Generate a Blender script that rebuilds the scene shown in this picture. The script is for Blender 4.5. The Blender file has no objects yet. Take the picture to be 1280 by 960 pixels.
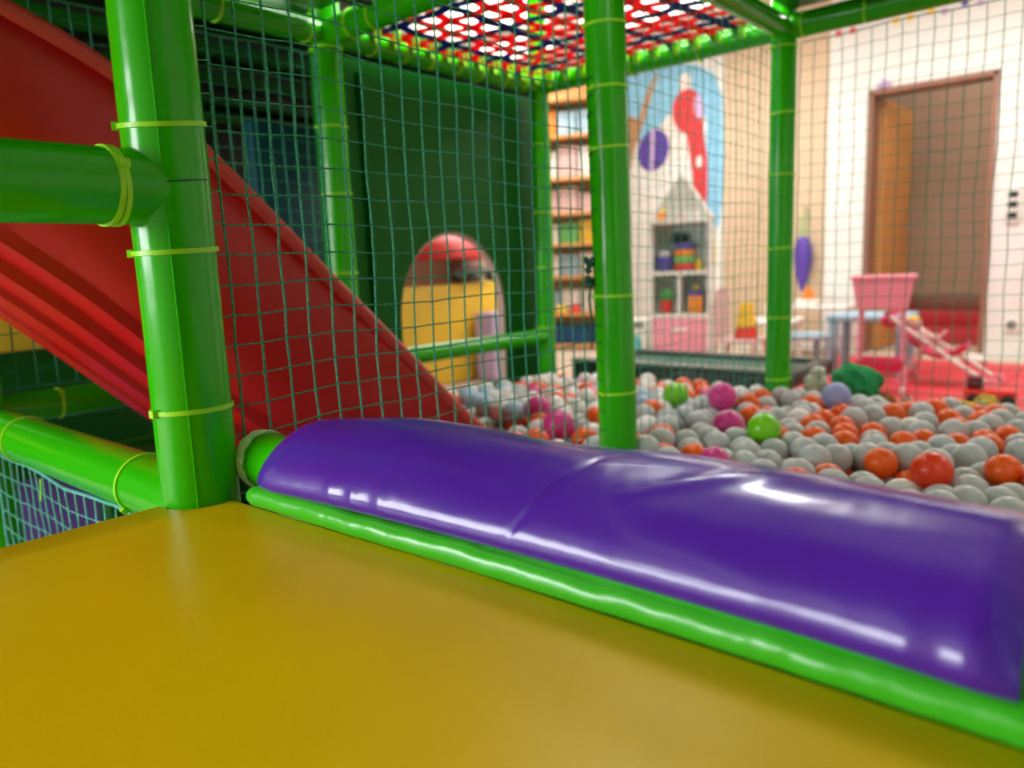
import bpy, bmesh, math, random
import numpy as np
from mathutils import Vector, Matrix
random.seed(7)
SC = bpy.context.scene
COL = SC.collection

# ------------------------------------------------------------------ camera
# metres; the thick foreground post stands at the origin, Z = 0 is the yellow platform
cam_d = bpy.data.cameras.new('camera')
cam = bpy.data.objects.new('camera', cam_d)
COL.objects.link(cam)
yaw, pit, rol = 2.2876, -0.1576, -0.0381
F = Vector((math.cos(yaw)*math.cos(pit), math.sin(yaw)*math.cos(pit), math.sin(pit)))
R = F.cross(Vector((0, 0, 1))).normalized()
U = R.cross(F)
R2 = R*math.cos(rol) + U*math.sin(rol)
U2 = -R*math.sin(rol) + U*math.cos(rol)
CP = Vector((1.0086, -0.4791, 0.3064))
cam.matrix_world = Matrix(((R2.x, U2.x, -F.x, CP.x), (R2.y, U2.y, -F.y, CP.y), (R2.z, U2.z, -F.z, CP.z), (0, 0, 0, 1)))
cam_d.sensor_width = 36.0
FPX = 933.3
cam_d.lens = FPX/1280*36
cam_d.clip_start = .01
cam_d.dof.use_dof = True
cam_d.dof.focus_distance = 1.0
cam_d.dof.aperture_fstop = 2.8
SC.camera = cam

# ------------------------------------------------------------------ world, light, exposure
world = bpy.data.worlds.new('world'); SC.world = world
world.use_nodes = True
world.node_tree.nodes['Background'].inputs[0].default_value = (1, .97, .92, 1)
world.node_tree.nodes['Background'].inputs[1].default_value = .5
vs = SC.view_settings
vs.view_transform = 'Standard'; vs.look = 'None'; vs.exposure = 0.15; vs.gamma = 1.0
vs.use_curve_mapping = False
SC.cycles.max_bounces = 8

def area(name, loc, target, sx, sy, power, col=(1, .96, .9)):
    l = bpy.data.lights.new(name, 'AREA'); l.shape = 'RECTANGLE'
    l.size = sx; l.size_y = sy; l.energy = power; l.color = col
    o = bpy.data.objects.new(name, l); COL.objects.link(o)
    o.location = loc
    o.rotation_euler = (Vector(target)-Vector(loc)).to_track_quat('-Z', 'Y').to_euler()
    return o
CEIL = 2.3
LCOL = (1, .98, .96)
LAMPS = [(-1.7, 4.3, 21), (.3, 4.3, 21), (-3.3, 4.3, 21), (2.2, 3.6, 7), (-.5, 1.55, 36), (2.7, -.8, 2), (-1.9, -2.6, 24)]
for lx, ly, pw in LAMPS:
    area('ceiling_lamp_light', (lx, ly, CEIL-.335), (lx, ly, 0), 1.1, .55, pw, LCOL)
    area('ceiling_uplight_fill', (lx, ly, CEIL-.24), (lx, ly, 5), 1.1, .55, pw*.35, LCOL)  # added fill, brightens the ceiling seen through the strap gaps
area('window_daylight', (-1.9, -3.9, .95), (-.2, 0, .2), 2.6, 1.3, 175, (.95, .98, 1))

# ------------------------------------------------------------------ materials
def S(r, g, b):
    f = lambda c: (c/255/12.92) if c/255 <= .04045 else ((c/255+.055)/1.055)**2.4
    return (f(r), f(g), f(b), 1)
MATS = {}
def mat(name, col, rough=.5, bump=0, bscale=30, spec=.5, coat=0, var=0, vscale=6, metal=0, emit=0, dist=.01, fine=0, fscale=900, trans=0):
    if name in MATS: return MATS[name]
    m = bpy.data.materials.new(name); m.use_nodes = True
    nt = m.node_tree; b = nt.nodes['Principled BSDF']
    b.inputs['Base Color'].default_value = col
    b.inputs['Roughness'].default_value = rough
    b.inputs['Specular IOR Level'].default_value = spec
    b.inputs['Coat Weight'].default_value = coat
    b.inputs['Coat Roughness'].default_value = .06
    b.inputs['Metallic'].default_value = metal
    if trans: b.inputs['Transmission Weight'].default_value = trans
    if emit:
        b.inputs['Emission Color'].default_value = col; b.inputs['Emission Strength'].default_value = emit
    tc = nt.nodes.new('ShaderNodeTexCoord')
    if var:
        n = nt.nodes.new('ShaderNodeTexNoise'); n.inputs['Scale'].default_value = vscale; n.inputs['Detail'].default_value = 4
        nt.links.new(tc.outputs['Object'], n.inputs['Vector'])
        mr = nt.nodes.new('ShaderNodeMapRange'); mr.inputs['From Min'].default_value = .3; mr.inputs['From Max'].default_value = .7
        mr.inputs['To Min'].default_value = 1-var; mr.inputs['To Max'].default_value = 1+var
        nt.links.new(n.outputs['Fac'], mr.inputs['Value'])
        vm = nt.nodes.new('ShaderNodeVectorMath'); vm.operation = 'SCALE'; vm.inputs[0].default_value = col[:3]
        nt.links.new(mr.outputs['Result'], vm.inputs['Scale'])
        nt.links.new(vm.outputs['Vector'], b.inputs['Base Color'])
    prev = None
    if bump:
        n = nt.nodes.new('ShaderNodeTexNoise'); n.inputs['Scale'].default_value = bscale; n.inputs['Detail'].default_value = 2
        nt.links.new(tc.outputs['Object'], n.inputs['Vector'])
        bp = nt.nodes.new('ShaderNodeBump'); bp.inputs['Strength'].default_value = bump; bp.inputs['Distance'].default_value = dist
        nt.links.new(n.outputs['Fac'], bp.inputs['Height'])
        nt.links.new(bp.outputs['Normal'], b.inputs['Normal']); prev = bp
    if fine:   # woven backing showing through the vinyl
        w1 = nt.nodes.new('ShaderNodeTexChecker'); w1.inputs['Scale'].default_value = fscale
        nt.links.new(tc.outputs['Object'], w1.inputs['Vector'])
        bp = nt.nodes.new('ShaderNodeBump'); bp.inputs['Strength'].default_value = fine; bp.inputs['Distance'].default_value = .0005
        nt.links.new(w1.outputs['Fac'], bp.inputs['Height'])
        if prev: nt.links.new(prev.outputs['Normal'], bp.inputs['Normal'])
        nt.links.new(bp.outputs['Normal'], b.inputs['Normal'])
    MATS[name] = m
    return m
def cord_mat(name, c1, c2):
    m = mat(name, c1, .65)
    nt = m.node_tree; b = nt.nodes['Principled BSDF']
    tc = nt.nodes['Texture Coordinate']
    n = nt.nodes.new('ShaderNodeTexNoise'); n.inputs['Scale'].default_value = 520; n.inputs['Detail'].default_value = 1
    nt.links.new(tc.outputs['Object'], n.inputs['Vector'])
    r = nt.nodes.new('ShaderNodeValToRGB'); r.color_ramp.elements[0].position = .42; r.color_ramp.elements[1].position = .6
    r.color_ramp.elements[0].color = c1; r.color_ramp.elements[1].color = c2
    nt.links.new(n.outputs['Fac'], r.inputs['Fac']); nt.links.new(r.outputs['Color'], b.inputs['Base Color'])
    return m
GREEN = mat('green_vinyl', S(48, 184, 0), .18, bump=.12, bscale=9, dist=.02, spec=.38)
GREEND = mat('deep_green_vinyl', S(10, 100, 6), .4, bump=.2, bscale=5, dist=.03)
PANELG = mat('dark_green_panel_vinyl', S(0, 92, 10), .5, bump=.2, bscale=4, dist=.03, spec=.2)
STRIPG = mat('edge_strip_vinyl', S(66, 190, 36), .24, bump=.3, bscale=22, dist=.012)
LIME = mat('lime_plastic', S(158, 236, 30), .35)
FOAM = mat('pale_green_foam', S(214, 244, 186), .8, bump=.4, bscale=120)
PURPLE = mat('purple_vinyl', S(84, 30, 168), .23, bump=.25, bscale=14, dist=.012, coat=.25, fine=.25, fscale=700)
YELLOW = mat('yellow_vinyl', S(230, 186, 0), .34, spec=.22, bump=.35, bscale=3.2, dist=.03)
RED = mat('red_plastic', S(204, 20, 18), .36, bump=.1, bscale=8)
REDRIM = mat('red_rim_plastic', S(214, 66, 60), .4)
NETM = cord_mat('teal_cord', S(0, 100, 76), S(70, 190, 150))
NETL = cord_mat('pale_teal_cord', S(40, 150, 130), S(130, 220, 205))
LASH = mat('dark_teal_lashing', S(6, 84, 66), .6)
BLACK = mat('black_vinyl', S(26, 34, 32), .4)
GREY = mat('grey_trim', S(128, 134, 128), .5)
WHITE = mat('white_paint', S(236, 232, 224), .6)
WALLW = mat('white_wall_paint', S(234, 234, 229), .75, var=.02)
BEIGE = mat('beige_wall_paint', S(216, 190, 160), .75, var=.02)
TAN = mat('tan_wall_paint', S(190, 158, 132), .75, var=.03)
FLOORM = mat('red_floor_mat', S(206, 52, 62), .6, var=.06)
CEILM = mat('ceiling_paint', S(235, 232, 225), .8)
WOOD = mat('orange_wood', S(214, 150, 82), .5, var=.08)
FRAMEB = mat('brown_wood_trim', S(150, 104, 84), .5, var=.06)
NAVY = mat('navy_webbing', S(24, 52, 128), .7)
REDW = mat('red_webbing', S(226, 36, 60), .7)
PINK = mat('pink_plastic', S(240, 150, 168), .45)
HOTPINK = mat('magenta_fabric', S(214, 44, 92), .7)
PALEP = mat('pale_pink_paint', S(226, 192, 188), .55)
BLUEG = mat('blue_grey_paint', S(160, 188, 204), .5)
TEAL = mat('teal_panel_vinyl', S(8, 78, 84), .45)
TOYY = mat('yellow_plastic', S(244, 202, 52), .45)
TOYR = mat('toy_red_plastic', S(226, 48, 44), .45)
TOYO = mat('toy_orange_plastic', S(244, 140, 30), .45)
TOYP = mat('toy_purple_plastic', S(92, 60, 168), .45)
TOYG = mat('toy_green_plastic', S(104, 186, 98), .45)
TOYB = mat('toy_blue_fabric', S(20, 70, 130), .7)
LILAC = mat('lilac_foam', S(206, 178, 220), .6)
SKYB = mat('sky_blue_paint', S(140, 200, 232), .7)
CLOUD = mat('cream_paint', S(238, 228, 222), .7)
MRED = mat('mural_red_paint', S(216, 52, 60), .6)
MBROWN = mat('mural_brown_paint', S(186, 142, 104), .7)
STEEL = mat('grey_metal', S(170, 172, 172), .35, metal=.6)
LAMPM = mat('lamp_diffuser', (1, .97, .92, 1), .5, emit=3)

def translucent(m, fac):
    nt = m.node_tree; b = nt.nodes['Principled BSDF']; o = nt.nodes['Material Output']
    t = nt.nodes.new('ShaderNodeBsdfTranslucent'); t.inputs[0].default_value = b.inputs['Base Color'].default_value
    mx = nt.nodes.new('ShaderNodeMixShader'); mx.inputs[0].default_value = fac
    nt.links.new(b.outputs[0], mx.inputs[1]); nt.links.new(t.outputs[0], mx.inputs[2]); nt.links.new(mx.outputs[0], o.inputs[0])
translucent(NAVY, .5); translucent(REDW, .5)
# ------------------------------------------------------------------ builders
ORG = {}
def thing(name, label, cat, loc=(0, 0, 0), rotz=0, group=None, kind=None):
    o = bpy.data.objects.new(name, None); COL.objects.link(o)
    o.empty_display_size = .1
    o.location = loc; o.rotation_euler = (0, 0, rotz)
    o['label'] = label; o['category'] = cat
    if group: o['group'] = group
    if kind: o['kind'] = kind
    ORG[o.name] = Vector(loc)
    return o
def tag(o, label, cat, group=None):
    o['label'] = label; o['category'] = cat
    if group: o['group'] = group
    return o
class MB:
    def __init__(s): s.v = []; s.f = []; s.mi = []
    def add(s, vs_, fs_, mi=0):
        n = len(s.v); s.v += [tuple(p) for p in vs_]
        s.f += [tuple(i+n for i in f) for f in fs_]; s.mi += [mi]*len(fs_)
        return s
    def box(s, x0, x1, y0, y1, z0, z1, bev=0, seg=2, mi=0):
        bm = bmesh.new()
        bmesh.ops.create_cube(bm, size=1)
        for v in bm.verts:
            v.co = Vector(((x0+x1)/2+v.co.x*(x1-x0), (y0+y1)/2+v.co.y*(y1-y0), (z0+z1)/2+v.co.z*(z1-z0)))
        if bev:
            bmesh.ops.bevel(bm, geom=bm.edges[:], offset=min(bev, .49*min(x1-x0, y1-y0, z1-z0)), segments=seg, profile=.5, affect='EDGES')
        return s.bm(bm, mi)
    def bm(s, bm, mi=0, M=None):
        bm.verts.index_update()
        s.add([(M @ v.co) if M else v.co for v in bm.verts], [[v.index for v in f.verts] for f in bm.faces], mi)
        bm.free(); return s
    def sphere(s, c, r, sub=3, scale=(1, 1, 1), mi=0):
        bm = bmesh.new(); bmesh.ops.create_icosphere(bm, subdivisions=sub, radius=r)
        for v in bm.verts: v.co = Vector((c[0]+v.co.x*scale[0], c[1]+v.co.y*scale[1], c[2]+v.co.z*scale[2]))
        return s.bm(bm, mi)
    def tube(s, pts, r, seg=16, caps=True, closed=False, mi=0, up=None):
        pts = [Vector(p) for p in pts]; n = len(pts)
        rs = r if isinstance(r, (list, tuple)) else [r]*n
        T0 = None; N = None; vs_ = []
        for i, p in enumerate(pts):
            a = pts[(i-1) % n] if (closed or i > 0) else p
            b = pts[(i+1) % n] if (closed or i < n-1) else p
            t = (b-a).normalized()
            if N is None:
                ref = Vector(up) if up else (Vector((0, 0, 1)) if abs(t.z) < .9 else Vector((1, 0, 0)))
                N = (ref - t*ref.dot(t)).normalized()
            else:
                N = (N - t*N.dot(t)).normalized()
            B = t.cross(N)
            for k in range(seg):
                a_ = 2*math.pi*k/seg
                vs_.append(p + (N*math.cos(a_) + B*math.sin(a_))*rs[i])
        fs_ = []
        m = n if closed else n-1
        for i in range(m):
            for k in range(seg):
                i2 = (i+1) % n; k2 = (k+1) % seg
                fs_.append((i*seg+k, i*seg+k2, i2*seg+k2, i2*seg+k))
        if caps and not closed:
            fs_.append(tuple(range(seg))[::-1]); fs_.append(tuple((n-1)*seg+k for k in range(seg)))
        return s.add(vs_, fs_, mi)
    def lathe(s, c, prof, seg=40, mi=0, axis='z'):
        vs_ = []
        for (r, z) in prof:
            for k in range(seg):
                a = 2*math.pi*k/seg
                p = (r*math.cos(a), r*math.sin(a), z)
                if axis == 'x': p = (z, p[0], p[1])
                if axis == 'y': p = (p[1], z, p[0])
                vs_.append((c[0]+p[0], c[1]+p[1], c[2]+p[2]))
        fs_ = []
        for i in range(len(prof)-1):
            for k in range(seg):
                k2 = (k+1) % seg
                fs_.append((i*seg+k, i*seg+k2, (i+1)*seg+k2, (i+1)*seg+k))
        if prof[0][0] > 1e-6: fs_.append(tuple(range(seg))[::-1])
        if prof[-1][0] > 1e-6: fs_.append(tuple((len(prof)-1)*seg+k for k in range(seg)))
        return s.add(vs_, fs_, mi)
    def prism(s, poly, a0, a1, axis='y', mi=0):
        """polygon in the two other axes, pushed from a0 to a1 along axis"""
        n = len(poly)
        def P(p, a): return {'y': (p[0], a, p[1]), 'x': (a, p[0], p[1]), 'z': (p[0], p[1], a)}[axis]
        vs_ = [P(p, a0) for p in poly] + [P(p, a1) for p in poly]
        fs_ = [tuple(range(n)), tuple(range(n, 2*n))[::-1]] + [(i, i+n, (i+1) % n+n, (i+1) % n) for i in range(n)]
        return s.add(vs_, fs_, mi)
    def grid(s, P, mi=0, closev=False):
        nu = len(P); nv = len(P[0])
        vs_ = [p for row in P for p in row]
        fs_ = []
        for i in range(nu-1):
            for j in range(nv if closev else nv-1):
                j2 = (j+1) % nv
                fs_.append((i*nv+j, i*nv+j2, (i+1)*nv+j2, (i+1)*nv+j))
        return s.add(vs_, fs_, mi)
    def build(s, name, m, parent=None, smooth=True, world=False, angle=40, kind=None, loc=None):
        me = bpy.data.meshes.new(name)
        off = Vector((0, 0, 0))
        if parent is not None and world: off = ORG.get(root_of(parent).name, off)
        if loc is not None: off = Vector(loc)
        me.from_pydata([(p[0]-off.x, p[1]-off.y, p[2]-off.z) for p in s.v], [], s.f)
        ms = m if isinstance(m, (list, tuple)) else [m]
        for q in ms: me.materials.append(q)
        if len(ms) > 1: me.polygons.foreach_set('material_index', s.mi)
        me.update()
        bm = bmesh.new(); bm.from_mesh(me); bmesh.ops.recalc_face_normals(bm, faces=bm.faces[:]); bm.to_mesh(me); bm.free()
        if smooth:
            me.polygons.foreach_set('use_smooth', [True]*len(me.polygons))
            try: me.set_sharp_from_angle(angle=math.radians(angle))
            except Exception: pass
        o = bpy.data.objects.new(name, me); COL.objects.link(o)
        if parent is not None: o.parent = parent
        if loc is not None: o.location = loc
        if kind: o['kind'] = kind
        return o
def root_of(o):
    while o.parent is not None: o = o.parent
    return o
def struct(o):
    o['kind'] = 'structure'; return o
def copy_tree(o, parent=None):
    c = o.copy(); COL.objects.link(c); c.parent = parent
    for ch in o.children: copy_tree(ch, c)
    return c
def interp(x, xs, ys):
    """smooth (Catmull-Rom) interpolation of ys over xs"""
    if x <= xs[0]: return ys[0] + (x-xs[0])*(ys[1]-ys[0])/(xs[1]-xs[0])
    if x >= xs[-1]: return ys[-1] + (x-xs[-1])*(ys[-1]-ys[-2])/(xs[-1]-xs[-2])
    i = max(k for k in range(len(xs)) if xs[k] <= x); i = min(i, len(xs)-2)
    h = xs[i+1]-xs[i]; t = (x-xs[i])/h
    m0 = (ys[i+1]-ys[i-1])/(xs[i+1]-xs[i-1]) if i > 0 else (ys[1]-ys[0])/h
    m1 = (ys[i+2]-ys[i])/(xs[i+2]-xs[i]) if i < len(xs)-2 else (ys[-1]-ys[-2])/h
    return (2*t**3-3*t*t+1)*ys[i] + (t**3-2*t*t+t)*h*m0 + (-2*t**3+3*t*t)*ys[i+1] + (t**3-t*t)*h*m1

# ------------------------------------------------------------------ the room
FZ = -.45            # room floor
WY = 5.6             # back wall
struct(MB().box(-4.3, 4.0, -4.2, WY+1.6, FZ-.1, FZ).build('floor', mat('beige_floor', S(206, 186, 164), .5, var=.04), smooth=False))
struct(MB().box(-4.3, 4.0, -4.2, WY+1.6, CEIL, CEIL+.1).build('ceiling', CEILM, smooth=False))
struct(MB().box(-4.4, -4.3, -4.2, WY+1.6, FZ, CEIL).build('wall_left', WALLW, smooth=False))
struct(MB().box(4.0, 4.1, -4.2, WY+1.6, FZ, CEIL).build('wall_right', WALLW, smooth=False))
wb = struct(MB().box(-4.3, -.99, WY, WY+.1, FZ, CEIL).build('wall_back', WALLW, smooth=False))
# beige painted bay and proud white bay that carries the doorway
MB().box(-1.84, -.99, WY-.012, WY-.0005, FZ, CEIL).build('wall_panel', BEIGE, wb, smooth=False)
DX0, DX1, DZ = -.70, .10, 1.45
wp = MB()
wp.box(-.985, DX0, WY-.05, WY+.1, FZ, CEIL); wp.box(DX1, 4.0, WY-.05, WY+.1, FZ, CEIL); wp.box(DX0, DX1, WY-.05, WY+.1, DZ, CEIL)
struct(wp.build('wall_back_door_bay', WALLW, smooth=False))
# corridor behind the doorway
MBc = MB().box(-1.6, 1.6, WY+1.4, WY+1.5, FZ, CEIL)
struct(MBc.build('wall_corridor', TAN, smooth=False))
area('corridor_fill_light', (-.1, WY+.75, CEIL-.08), (-.1, WY+.75, 0), .9, .4, 8)  # added fill to light the corridor, no fixture behind it
st = thing('corridor_steps', 'red carpeted steps inside the tan doorway', 'steps', (-.3, WY+1.05, FZ))
MB().box(-.9, .9, -.35, .33, 0, .12, .01).build('step', FLOORM, st)
MB().box(-.9, .9, -.05, .33, .12, .24, .01).build('step', FLOORM, st)
MB().box(-.9, .9, .25, .335, .24, .36, .01).build('step', FRAMEB, st)
for i in range(4):
    for j in range(4):
        o = MB().box(-.299, .299, -.299, .299, 0, .012, .004).build('floor_tile_mat', FLOORM)
        o.location = (-.5+.6*i, 3.1+.6*j, FZ)
        tag(o, 'square red foam floor mat in the play room', 'mat', 'red foam floor mats')
# door frame and open leaf
d = MB()
for (a, b, z0, z1) in ((DX0-.005, DX0+.03, FZ, DZ), (DX1-.03, DX1+.005, FZ, DZ), (DX0-.005, DX1+.005, DZ-.03, DZ+.01)):
    d.box(a, b, WY-.065, WY+.105, z0, z1, .004)
door = struct(d.build('door_1', FRAMEB, smooth=False))
lf = MB().box(0, .72, -.02, .02, 0, DZ-FZ-.05, .004).build('door_leaf', WOOD, door, smooth=False)
lf.location = (DX0+.05, WY+.12, FZ+.01); lf.rotation_euler = (0, 0, math.radians(88))
h = MB().tube([(.62, -.02, .92), (.62, -.06, .92), (.52, -.06, .92)], .009, 10)
hb = h.build('door_handle', STEEL, lf)
tr = MB()
tr.box(-4.3, -.99, WY-.02, WY-.013, FZ, FZ+.06); struct(tr.build('baseboard_back', WHITE, smooth=False))
# wall behind the camera with its window
wf = MB()
wf.box(-4.3, -3.3, -4.3, -4.2, FZ, CEIL); wf.box(-.5, 4.0, -4.3, -4.2, FZ, CEIL); wf.box(-3.3, -.5, -4.3, -4.2, FZ, .25); wf.box(-3.3, -.5, -4.3, -4.2, 1.65, CEIL)
struct(wf.build('wall_front', WALLW, smooth=False))
w = MB()
for a in (-3.3, -2.4, -1.45, -.55): w.box(a, a+.05, -4.28, -4.22, .25, 1.65)
for z in (.25, 1.6): w.box(-3.3, -.5, -4.28, -4.22, z, z+.05)
struct(w.build('window_1', WHITE, smooth=False))
# ceiling lamps
for i, (lx, ly, pw) in enumerate(LAMPS):
    t = thing('ceiling_light', 'flat rectangular light panel in a white frame hung from the ceiling', 'ceiling light', (lx, ly, CEIL-.32), 0, 'ceiling light panels')
    for sx in (-.5, .5): MB().tube([(sx, 0, .06), (sx, 0, .319)], .004, 6).build('suspension_wire', STEEL, t)
    b = MB(); b.box(-.6, .6, -.32, -.28, 0, .06); b.box(-.6, .6, .28, .32, 0, .06); b.box(-.6, -.56, -.28, .28, 0, .06); b.box(.56, .6, -.28, .28, 0, .06)
    b.build('frame', WHITE, t, smooth=False)
    MB().box(-.555, .555, -.275, .275, .03, .059).build('diffuser', LAMPM, t, smooth=False)

# ------------------------------------------------------------------ mural and wall fittings
mu = thing('wall_mural', 'painted wall mural with red and purple balloons on blue sky', 'mural', (-2.3, WY, 1.2))
def flat(poly, name, m, k):
    y1 = WY-.0005-.0015*k
    return MB().prism(poly, y1-.001, y1, 'y').build(name, m, mu, smooth=False, world=True)
def ell(cx, cz, rx, rz, rot=0, n=36):
    return [(cx+rx*math.cos(a)*math.cos(rot)-rz*math.sin(a)*math.sin(rot), cz+rx*math.cos(a)*math.sin(rot)+rz*math.sin(a)*math.cos(rot)) for a in [2*math.pi*i/n for i in range(n)]]
flat([(-2.84, 2.02), (-2.64, 2.0), (-2.32, 1.96), (-2.1, 1.92), (-1.93, 1.81), (-1.86, 1.62), (-1.84, 1.11), (-1.85, .85), (-1.88, .56), (-1.99, .57), (-2.01, 1.0), (-2.0, 1.45), (-2.1, 1.7), (-2.25, 1.66), (-2.34, 1.57), (-2.44, 1.47), (-2.65, 1.38), (-2.95, 1.32), (-2.98, 2.02)], 'sky', SKYB, 1)
flat(ell(-2.3, 1.35, .17, .2), 'cloud', CLOUD, 2)
flat(ell(-2.2, 1.78, .06, .09), 'cloud', CLOUD, 2)
flat([(-2.48, 1.92), (-2.46, 1.89), (-2.52, 1.74), (-2.6, 1.54), (-2.71, 1.28), (-2.75, 1.13), (-2.8, 1.14), (-2.81, 1.57), (-2.75, 1.61), (-2.66, 1.55), (-2.58, 1.76)], 'branch', MBROWN, 3)
flat(ell(-2.51, 1.27, .155, .18, -.35), 'purple_balloon', TOYP, 4)
flat([(-2.55, 1.1), (-2.51, 1.1), (-2.49, 1.45), (-2.53, 1.45)], 'balloon_stripe', LILAC, 5)
flat([(-2.19, 1.4), (-2.04, 1.46), (-1.99, 1.13), (-1.99, .86), (-2.02, .52), (-2.11, .81), (-2.13, 1.04)], 'red_tail', MRED, 4)
flat(ell(-2.17, 1.55, .145, .185, .2), 'red_balloon', MRED, 5)
flat(ell(-2.07, 1.57, .04, .1, .1), 'balloon_highlight', LILAC, 6)
flat(ell(-2.06, 1.12, .03, .05), 'tail_spot', CLOUD, 6)
flat(ell(-1.96, .34, .05, .19), 'giraffe_patch', TOYY, 2)
for i, (x, z, m) in enumerate([(-.93, 1.9, TOYR), (-.83, 1.9, TOYR), (-.54, 1.9, TOYY), (-.45, 1.9, TOYY), (-.32, 1.91, TOYY), (-.24, 1.89, LILAC), (-.12, 1.92, TOYP), (-.03, 1.9, LILAC)]):
    nm = {id(TOYR): 'red', id(TOYY): 'yellow', id(LILAC): 'lilac', id(TOYP): 'purple'}[id(m)]
    o = MB().lathe((x, WY-.0505, z), [(.0, -.003), (.022, -.003), (.024, 0)], 20, axis='y').build('wall_sticker', m)
    tag(o, nm+' round sticker high on the white wall above the doorway', 'sticker', nm+' wall stickers')
o = MB(); o.sphere((-.60, WY-.075, 1.49), .03, 2, (1, .6, 1)); o.sphere((-.575, WY-.075, 1.475), .022, 2, (1, .6, 1)); o.sphere((-.625, WY-.075, 1.475), .022, 2, (1, .6, 1))
tag(o.build('paper_flower', LILAC), 'small lilac paper flower on the corner of the door frame', 'decoration')
ic = thing('door_intercom', 'white wall intercom with dark buttons beside the doorway', 'intercom', (.225, WY-.05, .58))
MB().box(-.045, .045, -.025, 0, -.12, .12, .008).build('body', WHITE, ic)
for z in (-.07, 0, .065): MB().box(-.028, .028, -.03, -.0255, z-.02, z+.02, .003).build('button', BLACK, ic)
so = thing('wall_socket', 'white wall socket low on the wall beside the doorway', 'socket', (.26, WY-.05, -.22))
MB().box(-.05, .05, -.015, 0, -.05, .05, .006).build('plate', WHITE, so)
MB().lathe((0, -.016, 0), [(.0, -.002), (.03, -.002), (.03, 0)], 20, axis='y').build('insert', GREY, so)
bg = thing('hanging_bag', 'purple cloth bag hanging on the beige wall', 'bag', (-1.14, WY-.09, .0))
P = []
for i in range(15):
    t_ = i/14; z = .02+.42*t_; rx = .012+.058*math.sin(math.pi*min(1, .12+.88*(1-t_)**.8))
    P.append([(rx*math.cos(a)*(1+.08*math.sin(5*a)), .6*rx*math.sin(a), z) for a in [2*math.pi*k/24 for k in range(24)]])
MB().grid(P, closev=True).build('bag_body', TOYP, bg)
MB().tube([(-.01, 0, .43), (-.02, .02, .55), (0, .07, .66), (.02, .02, .55), (.01, 0, .43)], .006, 8).build('strap', TOYG, bg)
MB().tube([(0, .09, .66), (0, .05, .66), (0, .045, .68)], .006, 8).build('hook', STEEL, bg)

# ------------------------------------------------------------------ play frame: padded posts and rails
XB, YM, YR, ZT = -1.04, 1.043, 2.118, 1.046
fr = thing('soft_play_structure', 'green vinyl padded tube frame of an indoor soft play structure', 'play frame', (0, 0, FZ))
def ring(part, c, d, r, tilt=(0, 0), w=.0072, th=.0024, head=0, m=LIME, name='cable_tie', arc=(0, 2*math.pi)):
    """a flat plastic band closed round a sleeve: c on its axis, d axis direction"""
    d = Vector(d).normalized(); c = Vector(c)
    ref = Vector((0, 0, 1)) if abs(d.z) < .9 else Vector((1, 0, 0))
    n = (ref - d*ref.dot(d)).normalized(); b = d.cross(n)
    P = []
    for k in range(41):
        a = arc[0]+(arc[1]-arc[0])*k/40
        e = n*math.cos(a)+b*math.sin(a)
        off = d*(r*(tilt[0]*math.cos(a)+tilt[1]*math.sin(a)))
        P.append([c+off+e*(r-.0012)-d*w/2, c+off+e*(r+th)-d*w*.42, c+off+e*(r+th)+d*w*.42, c+off+e*(r-.0012)+d*w/2])
    mb = MB().grid(P)
    if name == 'cable_tie':
        e = n*math.cos(head)+b*math.sin(head); s_ = d.cross(e)
        off = d*(r*(tilt[0]*math.cos(head)+tilt[1]*math.sin(head)))
        q = c+off+e*(r+.004)
        vs_ = [q+e*x*.0035+d*y*.005+s_*z*.005 for x in (-1, 1) for y in (-1, 1) for z in (-1, 1)]
        mb.add(vs_, [(0, 1, 3, 2), (4, 6, 7, 5), (0, 2, 6, 4), (1, 5, 7, 3), (0, 4, 5, 1), (2, 3, 7, 6)])
    return mb.build(name, m, part, world=True)
def post(x, y, z0, z1, r, ties, dx0=0, dy0=0, seam=None):
    """dx0, dy0: how far the foot leans away from the head"""
    n = 26; pts = []; rs = []
    for i in range(n+1):
        z = z0+(z1-z0)*i/n; k = max(0, (1.0-z)/1.4)
        pts.append((x+dx0*k, y+dy0*k, z)); rs.append(r*(1+.012*math.sin(z*17+x*5)))
    o = MB().tube(pts, rs, 48, up=(1, 0, 0)).build('post', GREEN, fr, world=True)
    for j, (z, tx, ty) in enumerate(ties):
        k = max(0, (1.0-z)/1.4)
        ring(o, (x+dx0*k, y+dy0*k, z), (0, 0, 1), r*1.014, (tx, ty), head=random.uniform(-2.4, -1))
    if seam is not None:
        a = seam
        MB().tube([(x+dx0*max(0, (1-z)/1.4)+math.cos(a)*r*1.006, y+math.sin(a)*r*1.006, z) for z in np.linspace(z0, z1, 30)], .0016, 6).build('sleeve_seam', GREEN, o, world=True)
    return o
p1 = post(0, 0, FZ, 2.1, .0515, [(.505, -.1, .12), (.342, -.02, .05), (.128, .03, 0)], seam=-.55)
ring(p1, (0, 0, .433), (0, 0, 1), .0525, (-.06, .1), w=.002, th=.001, m=LASH, name='lashing_cord')
pm = post(0, YM, FZ, 2.1, .0455, [(.838, 0, .05), (.698, .05, 0), (.568, .02, .08), (.226, 0, 0), (-.008, .04, 0)], dx0=.03, seam=-2.6)
pr = post(0, YR, FZ, 2.1, .042, [(.986, 0, 0), (.774, .05, 0), (.576, 0, 0), (.33, .05, .04), (.092, 0, 0), (-.126, .04, 0)], seam=-1.9)
p2 = post(XB, YM, FZ, 2.1, .047, [(.998, .05, 0), (.762, 0, 0), (.554, 0, .04), (.3, .03, 0)], seam=-.2)
p6 = post(XB, YR, FZ, 2.1, .038, [(.806, 0, 0), (.526, 0, 0), (.29, .04, 0), (.03, 0, 0)])
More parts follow.
